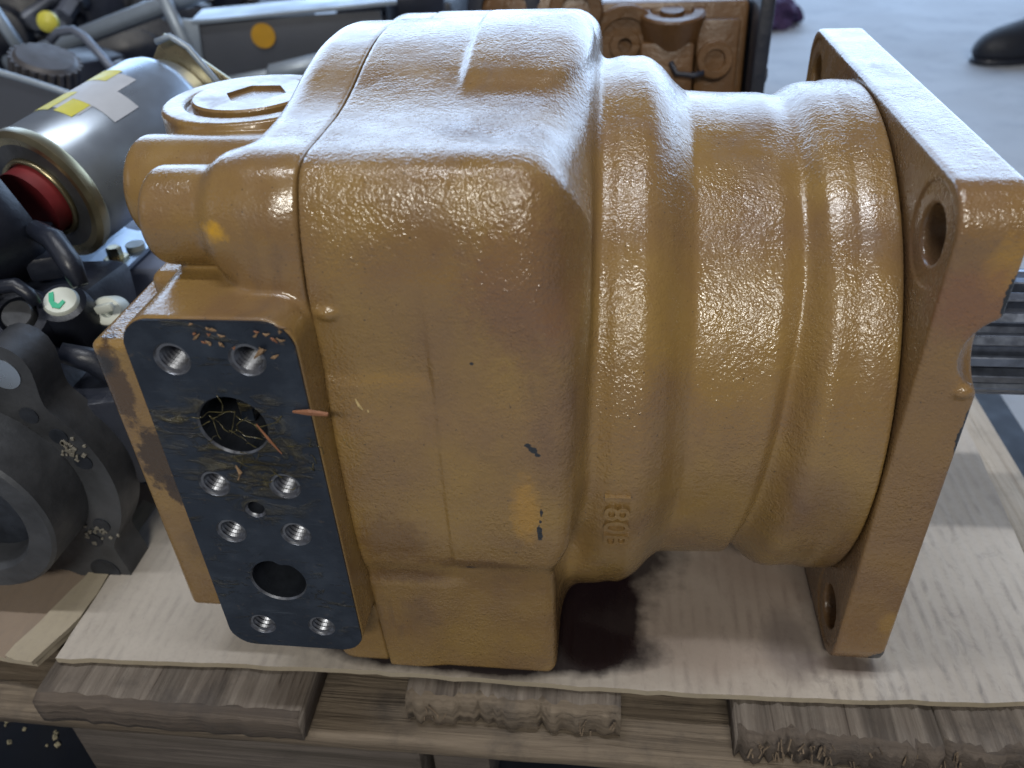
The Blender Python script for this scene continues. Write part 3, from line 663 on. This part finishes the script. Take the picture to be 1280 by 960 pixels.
# ------------------------------------------------------------------ splinters and litter
def splinter(pts, r_, mat, label, group=None):
    b = MB().tube(pts, r_, 5); o = b.build('wood_splinter', mat, None); return tag(o, label, 'splinter', group)
splinter([(-124, 251.3, 205), (-117, 250.5, 205.5), (-109, 250.3, 205)], [.5, 1.3, .8], M['redsplinter'], 'thick reddish splinter across the right edge of the black port face')
splinter([(-141, 251, 198), (-136.5, 250.2, 190), (-133, 250.4, 183)], [.3, .6, .2], M['redsplinter'], 'thin orange sliver leaning over the rim of the large upper port')
splinter([(-155.5, 251, 175), (-154, 250.3, 171.5), (-156.2, 250.8, 167)], [.3, .9, .5], M['splinter'], 'curled tan splinter just above the left middle bolt hole')
splinter([(-134, 250.6, 231), (-130.5, 250, 234.5), (-129.2, 250.2, 235.5)], [.4, 1.1, .3], M['splinter'], 'tan chip stuck in the mouth of the top right bolt hole')
splinter([(-104.5, 270.6, 199), (-103, 269.8, 195), (-100.5, 270.2, 191)], [.4, .7, .3], M['straw'], 'pale straw crumb on yellow paint right of the joint line')
splinter([(-100, 270.5, 196), (-99.3, 269.8, 192), (-100.2, 270.4, 189)], [.2, .5, .2], M['straw'], 'shorter pale straw bit beside the straw crumb on the yellow paint')
for k in range(22):
    x, z = rng.uniform(-160, -118), rng.normal(239, 3.5); a = rng.uniform(-.9, .9); L = rng.uniform(1.2, 4.5)
    d = Vector((math.cos(a), 0, math.sin(a)))*L; c = Vector((x, 251.5, min(z, 245)))
    splinter([c-d*.5, c+Vector((0, -.4, rng.normal(0, .4))), c+d*.5], [.2, rng.uniform(.4, .8), .2], random.choice([M['splinter'], M['redsplinter'], M['splinter']]),
             'tiny wood splinter stuck along the top edge of the black port face', 'wood splinters along the top of the port face')
cr = MB()
for k in range(70):
    t = rng.random(); c = (rng.normal(-386, 28), rng.uniform(285, 335), -128) if t < .75 else (rng.uniform(-110, 60), rng.uniform(262, 285), -129)
    s_ = rng.uniform(.4, 1.9); cr.box(c, (s_, s_*rng.uniform(.5, 1), s_*rng.uniform(.4, .9)), rz=rng.uniform(0, 3), rx=rng.uniform(0, 1), bev=.3)
tag(stuff(cr.build('sawdust_crumbs', M['crumb'])), 'pale sawdust crumbs scattered on dark floor below the pallet', 'sawdust')

# ================================================================== LEFT: black motor
mot = thing('hydraulic_motor', 'black hydraulic motor with round dark flange facing us at the left edge', 'motor', (-368, 400, 0))
c0 = (-368, 335, 80)
def earplate(rmain, ears, rear, n=120):
    out = []
    for k in range(n):
        t = 2*math.pi*k/n; r_ = rmain
        for ta, rc in ears:                       # outline of a disc joined with round ears
            ca, sa = math.cos(t-ta), math.sin(t-ta); disc = rear*rear-(rc*sa)**2
            if disc > 0 and ca > 0: r_ = max(r_, rc*ca+math.sqrt(disc))
        out.append((r_*math.cos(t), r_*math.sin(t)))
    for _ in range(3):
        out = [((out[i-1][0]+2*out[i][0]+out[(i+1) % n][0])/4, (out[i-1][1]+2*out[i][1]+out[(i+1) % n][1])/4) for i in range(n)]
    return out
ears = [(math.radians(q), 90) for q in (-58, 62, 122, -122)]
ol = earplate(80, ears, 20)
fl = MB().prism(ol, 0, 24, lambda a, b, d: (c0[0]+a, c0[1]+d, c0[2]+b)).build('flange_plate', M['darkmetal'], mot, auto=30)
for ta, rc in ears:
    MB().lathe((c0[0]+rc*math.cos(ta), c0[1]-.6, c0[2]+rc*math.sin(ta)), (0, 1, 0), [(0, 9.8), (.4, 9.8)], 28).build('bolt_hole', M['zinc'] if abs(math.degrees(ta)-62) < 1 else M['bore'], mot)
MB().lathe((c0[0], c0[1]-34, c0[2]), (0, 1, 0), [(22, 40), (3, 41), (0, 43), (0, 56), (2, 58), (34, 59.5)], 64, cap=False).build('hub', M['darkmetal'], mot, auto=35)
MB().lathe((c0[0], c0[1]-14, c0[2]), (0, 1, 0), [(0, 41), (2, 41)], 48).build('hub_bore', M['bore'], mot, auto=35)
for a in (32, 15, -30, -44, 48):
    t = math.radians(a); b = MB(); b.lathe((c0[0]+69*math.cos(t), c0[1]-.8, c0[2]+69*math.sin(t)), (0, 1, 0), [(0, 5.5), (.6, 5.5)], 20); b.build('drain_hole', M['bore'], mot)
gp = MB()
for k in range(40):
    a = math.radians(random.choice([24, 26, 21, -37, -34, -41])+rng.normal(0, 2)); rr = 69+rng.normal(0, 4)
    gp.box((c0[0]+rr*math.cos(a), c0[1]-.8, c0[2]+rr*math.sin(a)), (rng.uniform(.4, 1.7), .7, rng.uniform(.4, 1.5)), ry=rng.uniform(0, 3), bev=.3)
stuff(gp.build('grease_crumbs', M['grease'], mot))
MB().lathe((c0[0], 351, c0[2]), (0, 1, 0), [(0, 66), (20, 68), (44, 68), (48, 62), (70, 60), (74, 50)], 56).build('motor_body', M['black'], mot, auto=35)
MB().box((-318, 395, 92), (30, 45, 34), rz=.3, bev=8).build('side_lug', M['black'], mot, auto=40)
MB().box((-372, 436, 122), (50, 34, 42), rz=.1, rx=-.15, bev=9).build('valve_block', M['black'], mot, auto=40)
MB().box((-300, 420, 92), (34, 26, 34), rz=-.3, bev=8).build('valve_block', M['black'], mot, auto=40)
D = Vector((.15, -.62, .77)).normalized()
pc = Vector((-351, 390, 164)); MB().lathe(pc-D*16, D, [(-10, 22), (8, 20), (15, 17.5), (15, 12), (8, 11)], 36, cap=False).build('pin_boss', M['black'], mot, auto=40)
MB().lathe(pc-D*6, D, [(-6, 9.4), (6, 9.4), (7, 8.6), (7.1, .1)], 32).build('pin', M['darkmetal'], mot, auto=40)
D = Vector((.22, -.42, .88)).normalized(); gc_ = Vector((-329, 402, 168)); MB().lathe(gc_-D*22, D, [(-10, 19), (12, 16), (19, 14), (20, 10)], 36).build('plug_boss', M['black'], mot, auto=40)
gpl = MB().lathe(gc_-D*4, D, [(-3, 10.5), (2, 10.5), (4, 9.2), (4.1, .1)], 36).build('white_plug', M['white'], mot, auto=40); gpl['label'] = 'white plug with a green paint mark'
a_, u_, w_ = frame(D); o_ = gc_+D*.35; g = MB()
pts_ = [(q[0]*.8-.5, q[1]*.8) for q in [(-6.5, 7.5), (-3, 8), (-3.5, -1), (-1, -4), (2.5, -1), (4, -3.5), (-.5, -8.5), (-5.5, -6), (-7, 0)]]
sg = 1 if u_.x > 0 else -1; sw = 1 if w_.z > 0 else -1
g.prism(pts_, 0, .5, lambda a, b, d: o_+u_*(sg*a)+w_*(sw*b)+D*d); g.build('green_mark', M['green'], gpl)
fc_ = Vector((-313, 418, 151)); Df = Vector((.25, -.85, .45)).normalized(); MB().lathe(fc_, Df, [(-16, 9.5), (0, 9.5), (1.5, 8.5), (1.5, 4), (-3, 3.5), (-3, .1)], 28).build('fitting', M['white'], mot, auto=40)
MB().box(fc_+Vector((5, -8, 7)), (6, 2.2, 2.6), ry=-.25, bev=1).build('fitting_tab', M['white'], mot, auto=40)
MB().tube([pc+Vector(q) for q in ((-24, 2, -6), (-20, 0, 8), (-10, 2, 17), (4, 4, 18), (11, 3, 13), (14, 2, 6))], [3, 4, 4.5, 4.5, 4, 3], 10).build('cast_rib', M['black'], mot, True)
MB().tube([(-345, 424, 204), (-330, 418, 200), (-318, 408, 190), (-312, 402, 178)], [6, 7, 7, 5], 10).build('cast_rib', M['black'], mot, True)
MB().tube([(-318, 372, 150), (-303, 376, 142), (-292, 380, 126), (-288, 384, 104)], [6, 8, 8, 5], 10).build('cast_rib', M['black'], mot, True)

elb = thing('pipe_elbow', 'black cast elbow fitting standing in front of the silver cylinder, left edge', 'fitting', (-372, 450, 100))
MB().lathe((-414, 408, 198), (.62, .72, .25), [(0, 44), (4, 47), (46, 47), (54, 44), (60, 36)], 44).build('elbow_body', M['black'], elb, auto=35)
MB().lathe((-392, 448, 138), (0, .1, 1), [(-50, 30), (40, 34), (52, 30)], 36).build('elbow_neck', M['black'], elb, auto=35)
MB().box((-352, 432, 178), (10, 12, 8), rz=.4, bev=3).build('cast_lug', M['black'], elb, auto=40)

# silver solenoid / accumulator can
sol = thing('silver_cylinder', 'silver zinc plated cylinder with yellow label behind the black fittings', 'cylinder', (-385, 570, 0))
A0 = Vector((-378, 490, 200)); A1 = Vector((-343, 612, 218)); ax = (A1-A0).normalized(); L = (A1-A0).length
MB().lathe(A0, ax, [(0, 43), (3, 45.5), (L-10, 45.5), (L-4, 44), (L, 40), (L+12, 36), (L+22, 26)], 64).build('can', M['zinc'], sol, auto=40)
MB().lathe(A0, ax, [(-5, 38), (-6, 43), (-4, 46.8), (2, 46.8), (4, 45.6)], 64, cap=False).build('end_rim', M['yzinc'], sol, auto=35)
MB().lathe(A0, ax, [(-5, 40), (0, 40)], 48).build('end_face', M['darkmetal'], sol, auto=35)
MB().lathe(A0, ax, [(-18, 24), (-3, 24), (-3, 27), (-6, 27), (-6, 24)], 44).build('collar', M['red'], sol, auto=35)
MB().lathe(A0, ax, [(-7, 25), (-9, 27.5), (-5, 28.5), (-3, 25)], 44, cap=False).build('retaining_ring', M['yzinc'], sol, True)
def patch(name, d0, d1, t0, t1, mat, off):
    a, u, w2 = frame(ax); v = []; n = 12
    for d in (d0, d1):
        for k in range(n+1): t = math.radians(t0+(t1-t0)*k/n); v.append(A0+a*d+(u*math.cos(t)+w2*math.sin(t))*(45.5+off))
    MB().add(v, [(k, k+1, n+2+k, n+1+k) for k in range(n)]).build(name, mat, sol, True)
a, u, w2 = frame(ax); base = math.degrees(math.atan2(Vector((0, -.2, 1)).dot(w2), Vector((0, -.2, 1)).dot(u)))
sgn = 1 if (u*math.cos(math.radians(base+20))+w2*math.sin(math.radians(base+20))).x > 0 else -1
def pp(d0, d1, a0, a1, mat, off, name='printed_label'): patch(name, d0, d1, base+sgn*a0, base+sgn*a1, mat, off)
pp(34, 92, -34, 22, M['labelgrey'], .25); pp(30, 58, -24, -4, M['yellow'], .45, 'yellow_band'); pp(30, 58, 2, 20, M['yellow'], .45, 'yellow_band'); pp(78, 96, -22, 4, M['yellow'], .45, 'yellow_band'); pp(48, 72, 0, 44, M['labelgrey'], .6, 'grey_tape')
# rear clamp plate in gold zinc
q = A1+ax*4
MB().box(q+Vector((14, 4, 6)), (36, 2.2, 34), rz=-.1, rx=-.12, ry=.62, bev=1.2).build('clamp_plate', M['yzinc'], sol, auto=40)
MB().tube([q+Vector((2, -1, 50)), q+Vector((14, -1, 54)), q+Vector((26, -1, 46)), q+Vector((44, -1, 18)), q+Vector((58, 0, -6))], 2.4, 8).build('plate_edge', M['pale'], sol, True)
# folded foot bracket
prof = [(-30, 32), (-14, 30), (-6, 26), (4, 10), (12, 2), (20, 0), (46, 0), (46, -3), (19, -3), (10, -1), (2, 7), (-8, 23), (-16, 27), (-30, 29)]
MB().prism(prof, 0, 66, lambda a, b, d: (-392+a*.95, 500+d, 138+b)).build('foot_bracket', M['zinc'], sol, auto=25)
MB().lathe((-363, 516, 138), (0, 0, 1), [(0, 9), (2, 9), (2, 5.5), (9, 5.5), (10, 4.5)], 6).build('bracket_bolt', M['yzinc'], sol)
MB().lathe((-357, 534, 138), (0, 0, 1), [(0, 7), (4, 7)], 24).build('bracket_nut', M['white'], sol)
MB().box((-405, 640, 66), (120, 130, 66), rz=.05, bev=4).build('carton_base', M['bluegrey'], sol, auto=40)
sol.children[-1]['label'] = 'blue grey base plate under the silver cylinder'

# ================================================================== BACK LEFT CLUTTER
def lbl(o, l, c, g=None): return tag(o, l, c, g)
kn = thing('knurled_gear', 'grey toothed coupling gear standing above the curved grey guard', 'gear', (-565, 800, 150))
b = MB(); n = 72; pr = []
for k in range(n): t = 2*math.pi*k/n; rr = 32 if (k % 3) else 28.8; pr.append((rr*math.cos(t), rr*math.sin(t)))
gax = Vector((.42, -.1, 1)).normalized(); ga, gu, gw = frame(gax); gc = Vector((-562, 775, 176))
b.prism(pr, 0, 50, lambda a, b_, d: gc+gu*a+gw*b_+ga*d); b.build('gear_body', M['gearsteel'], kn, auto=25)
MB().lathe(gc, gax, [(50, 28), (53, 25), (54, .1)], 40).build('gear_face', M['gearsteel'], kn, auto=35)
gd = thing('curved_guard', 'dark grey curved sheet guard with bright rim at the left edge', 'guard', (-600, 722, -130))
v = []; f = []; n = 24
for k in range(n+1):
    t = k/n; x = -660+t*169; zt = 244-26*t-19*t*t; v += [(x, 720, zt), (x, 720, -130), (x, 726, zt), (x, 726, -130)]
for k in range(n): f += [(4*k, 4*k+1, 4*k+5, 4*k+4), (4*k+2, 4*k+6, 4*k+7, 4*k+3), (4*k, 4*k+4, 4*k+6, 4*k+2)]
MB().add(v, f).build('guard_sheet', M['greypanel'], gd, auto=40)
MB().tube([(-660+t/20*169, 721, 245-26*t/20-19*(t/20)**2) for t in range(21)], 3.2, 10).build('guard_rim', M['pale'], gd, True)
rail = MB().tube([(-900, 1190, 118), (-560, 1215, 214), (-300, 1235, 290)], 13, 16).build('steel_tube', M['pale'], None, True)
lbl(rail, 'pale steel tube slanting up across the dark machinery, back left', 'tube')
post = MB().tube([(-905, 1185, 240), (-858, 1180, 120)], 9, 14).build('steel_post', M['pale'], None, True); lbl(post, 'thin pale post at the top left corner', 'post')
hose = MB().tube([(-690, 1000, 190), (-676, 1000, 200), (-655, 1000, 202), (-640, 995, 194), (-622, 985, 178), (-606, 975, 164), (-590, 968, 152), (-575, 960, 140)], 5.2, 10).build('bent_hose', M['steel'], None, True)
lbl(hose, 'grey bent hose curving in front of the pale tube', 'hose')
kb = MB().lathe((-735, 1080, 196), (.2, -1, .3), [(0, 11), (5, 13), (12, 13), (16, 9), (18, .1)], 24).build('yellow_knob', M['yellow'], None, auto=40); lbl(kb, 'small yellow knob above the pale tube, back left', 'knob')

# open steel tray with an amber sticker
tr = thing('steel_tray', 'grey sheet steel tray with round amber sticker behind the pump end', 'tray', (-430, 1180, -130))
pA, pB = Vector((-600, 1190, 0)), Vector((-340, 1250, 0)); dv = (pB-pA).normalized(); ang = math.atan2(dv.y, dv.x)
mid = (pA+pB)/2
MB().box((mid.x, mid.y, 132), (138, 3, 38), rz=ang, bev=1).build('tray_front', M['greypanel'], tr, auto=40)
MB().box((mid.x-4, mid.y-6, 92), (140, 10, 4), rz=ang, ry=-.03, bev=1.5).build('tray_lip', M['pale'], tr, auto=40)
MB().box((mid.x+8, mid.y+38, 176), (146, 44, 3), rz=ang, ry=-.03, bev=1).build('tray_shelf', M['pale'], tr, auto=40)
MB().box((pA.x-2, pA.y-4, 130), (12, 5, 46), rz=ang, ry=.12, bev=1.5).build('tray_side', M['pale'], tr, auto=40)
MB().lathe((mid.x-32, mid.y-12, 148), (math.sin(ang), -math.cos(ang), .0), [(0, 17), (1.2, 17)], 32).build('amber_sticker', M['amber'], tr)
MB().tube([(-628, 1170, 250), (-602, 1178, 120), (-596, 1180, 86)], 9, 12).build('tray_post', M['pale'], tr, True)
MB().tube([(-596, 1178, 86), (-520, 1190, 96), (-420, 1205, 110)], 7, 10).build('tray_rail', M['pale'], tr, True)
MB().lathe((-430, 1150, 118), (.9, .3, .1), [(-50, 6), (-44, 12), (38, 14), (46, 6)], 24).build('tray_rod', M['pale'], tr, True)
MB().box((-225, 1190, 0), (120, 60, 130), rz=ang, bev=5).build('tray_foot', M['greypanel'], tr, auto=40)
MB().box((mid.x, mid.y+40, -30), (120, 36, 100), rz=ang, bev=3).build('tray_stand', M['black2'], tr, auto=40)

# dark second-hand machines crowded behind, each a unit of its own
def machine(cx, cy, sc, seed, label):
    rg = np.random.default_rng(seed); t = thing('machine_unit', label, 'machine', (cx, cy, -130), 'dark machine units crowded behind the pump')
    MB().box((cx, cy, -130+60*sc), (80*sc, 70*sc, 60*sc), rz=rg.uniform(-.4, .4), bev=8*sc).build('body', M['black2'], t, auto=40)
    a = rg.uniform(-.6, .6); d = Vector((math.sin(a), -math.cos(a), rg.uniform(.0, .35)))
    MB().lathe((cx+rg.normal(0, 20), cy-20*sc, -130+135*sc), d, [(-60*sc, 40*sc), (20*sc, 44*sc), (24*sc, 50*sc), (40*sc, 50*sc), (44*sc, 30*sc), (66*sc, 28*sc), (70*sc, 10*sc)], 36).build('drum', M['black'], t, auto=35)
    MB().box((cx+rg.uniform(-50, 50)*sc, cy, -130+185*sc), (34*sc, 40*sc, 28*sc), rz=rg.uniform(-1, 1), bev=6*sc).build('valve_cap', M['black2'], t, auto=40)
    for k in range(3):
        c = Vector((cx+rg.uniform(-70, 70)*sc, cy-rg.uniform(30, 70)*sc, -130+rg.uniform(90, 210)*sc)); d = Vector((rg.normal(), rg.normal()-1, rg.normal()*.5)).normalized()
        MB().lathe(c, d, [(-20*sc, 9*sc), (0, 9*sc), (0, 13*sc), (8*sc, 13*sc), (8*sc, 7*sc), (22*sc, 7*sc)], 6 if k else 24).build('fitting', random.choice([M['steel'], M['darkmetal'], M['pale']]), t, auto=35)
    pts = [Vector((cx-70*sc, cy-60*sc, -130+120*sc))]
    for k in range(7): pts.append(pts[-1]+Vector((rg.uniform(10, 28), rg.normal(0, 12), rg.normal(6, 18)))*sc)
    MB().tube(pts, 6*sc, 10).build('hose', M['black2'] if seed % 2 else M['steel'], t, True)
    MB().box((cx+rg.uniform(-40, 40)*sc, cy-74*sc, -130+80*sc), (26*sc, 3*sc, 18*sc), bev=1).build('name_plate', M['darkmetal'], t, auto=40)
    return t
for i, (x, y_, sc) in enumerate([(-760, 960, 1.15), (-690, 1120, 1.3), (-1010, 1240, 1.4), (-800, 1420, 1.5), (-560, 1420, 1.2), (-480, 880, .75), (-350, 1010, .8), (-640, 1640, 1.5), (-1080, 1560, 1.7), (-330, 1560, 1.3), (-1250, 1950, 1.8), (-860, 2000, 1.7), (-470, 2050, 1.6), (-120, 1950, 1.3), (-600, 2450, 1.8), (-1300, 2500, 2.0), (-200, 2500, 1.7)]):
    machine(x, y_, sc, 10+i, 'dark blue black machine unit in the crowded rows behind the pump, upper left')

# ================================================================== BACK: orange valve block
vb = thing('valve_block', 'orange brown painted valve block with ring bosses and black side plate behind the pump', 'valve block', (60, 860, -130))
MB().box((20, 905, 70), (110, 60, 168), rx=-.12, bev=6).build('block_body', M['orange'], vb, auto=40)
MB().box((-70, 880, 120), (60, 50, 130), rx=-.12, bev=10).build('block_body', M['orange'], vb, auto=40)
vd = Vector((0, -1, .14)).normalized()
MB().lathe((12, 846, 208), vd, [(-20, 36), (0, 36), (2, 34), (2, 25), (-1, 24), (-1, 15), (3, 14), (3, 7), (-4, 6.5), (-4, .1)], 48, cap=False).build('ring_boss', M['orange'], vb, auto=35)
MB().lathe((-36, 846, 240), vd, [(-20, 26), (2, 26), (4, 24), (4, 14), (0, 13), (0, .1)], 44, cap=False).build('ring_boss', M['orange'], vb, auto=35)
MB().lathe((-105, 850, 242), vd, [(-20, 36), (4, 36), (6, 32), (6, 22), (-2, 20), (-2, .1)], 44, cap=False).build('ring_boss', M['black2'], vb, auto=35)
MB().lathe((56, 858, 228), (0, -.15, 1), [(-30, 26), (0, 32), (7, 32), (9, 30), (9, 21), (6, 20), (6, 12), (10, 11), (10, .1)], 48, cap=False).build('disc_cap', M['orange'], vb, auto=35)
MB().box((52, 838, 150), (26, 10, 62), rx=-.1, bev=4).box((100, 846, 150), (20, 9, 80), rx=-.1, bev=3).build('cast_web', M['orange'], vb, auto=40)
MB().lathe((98, 834, 196), vd, [(-10, 17), (1, 17), (2, 16), (2, 10), (-1, 9)], 36, cap=False).lathe((98, 834, 196), vd, [(-2, 9.5), (-1, 9.5)], 24).build('side_port', M['orange'], vb, auto=35)
MB().tube([(56, 830, 196), (62, 826, 186), (78, 826, 184), (88, 828, 186)], 2.6, 8).build('cast_groove', M['black2'], vb, True)
MB().box((139, 925, 92), (6.5, 105, 168), bev=1.5).build('side_plate', M['black'], vb, auto=40)
MB().lathe((145, 850, 178), (1, 0, 0), [(0, 8), (5, 8), (6, 6.5)], 6).build('plate_bolt', M['black'], vb)

# rag and shoe on the floor
def f_rag(P):
    q = (P-np.array((405, 2560, -115), P.dtype))/np.array((115, 90, 62), P.dtype); rr = np.sqrt((q*q).sum(1))
    a = P*.035; nz = np.sin(a[:, 0]*1.3+2*np.sin(a[:, 1]*.9)+a[:, 2])*np.cos(a[:, 1]*1.7+a[:, 2]*2.1)+.5*np.sin(a[:, 0]*3.1+a[:, 1]*2.3+1.7*np.sin(a[:, 2]*2))
    return smax((rr-1)*60+nz*13, -129-P[:, 2], 3)*.6
rg_ = sdf_obj('purple_rag', f_rag, (255, 2430, -134), (555, 2690, -20), 7, M['rag']); tag(rg_, 'crumpled purple rag lying on the floor behind the orange block', 'rag')
shoe = thing('shoe', 'dark shoe toe on the concrete floor at the top right', 'shoe', (1010, 2180, -130))
sdir = Vector((-.93, -.36, 0)).normalized(); sx = Vector((sdir.y, -sdir.x, 0))
def f_shoe(P):
    q = P-np.array((985, 2150, -130), P.dtype); u = q[:, 0]*sdir.x+q[:, 1]*sdir.y; v_ = q[:, 0]*sx.x+q[:, 1]*sx.y; z = q[:, 2]
    toe = np.sqrt(((u-60)/100)**2+(v_/52)**2+((z-28)/52)**2); heel = np.sqrt(((u+80)/140)**2+(v_/46)**2+((z-40)/82)**2)
    return smax(smin((toe-1)*52, (heel-1)*48, 24), 12-z, 6)
sdf_obj('upper', f_shoe, (780, 2000, -126), (1240, 2320, 20), 6, M['shoe'], shoe)
def f_sole(P):
    q = P-np.array((985, 2150, -130), P.dtype); u = q[:, 0]*sdir.x+q[:, 1]*sdir.y; v_ = q[:, 0]*sx.x+q[:, 1]*sx.y
    a = np.minimum(np.hypot((u-60)/100, v_/54), np.hypot((u+80)/140, v_/48)); return smax((a-1)*50, np.abs(q[:, 2]-7)-7, 3)
sdf_obj('sole', f_sole, (780, 2000, -134), (1240, 2320, -108), 5, M['black'], shoe)
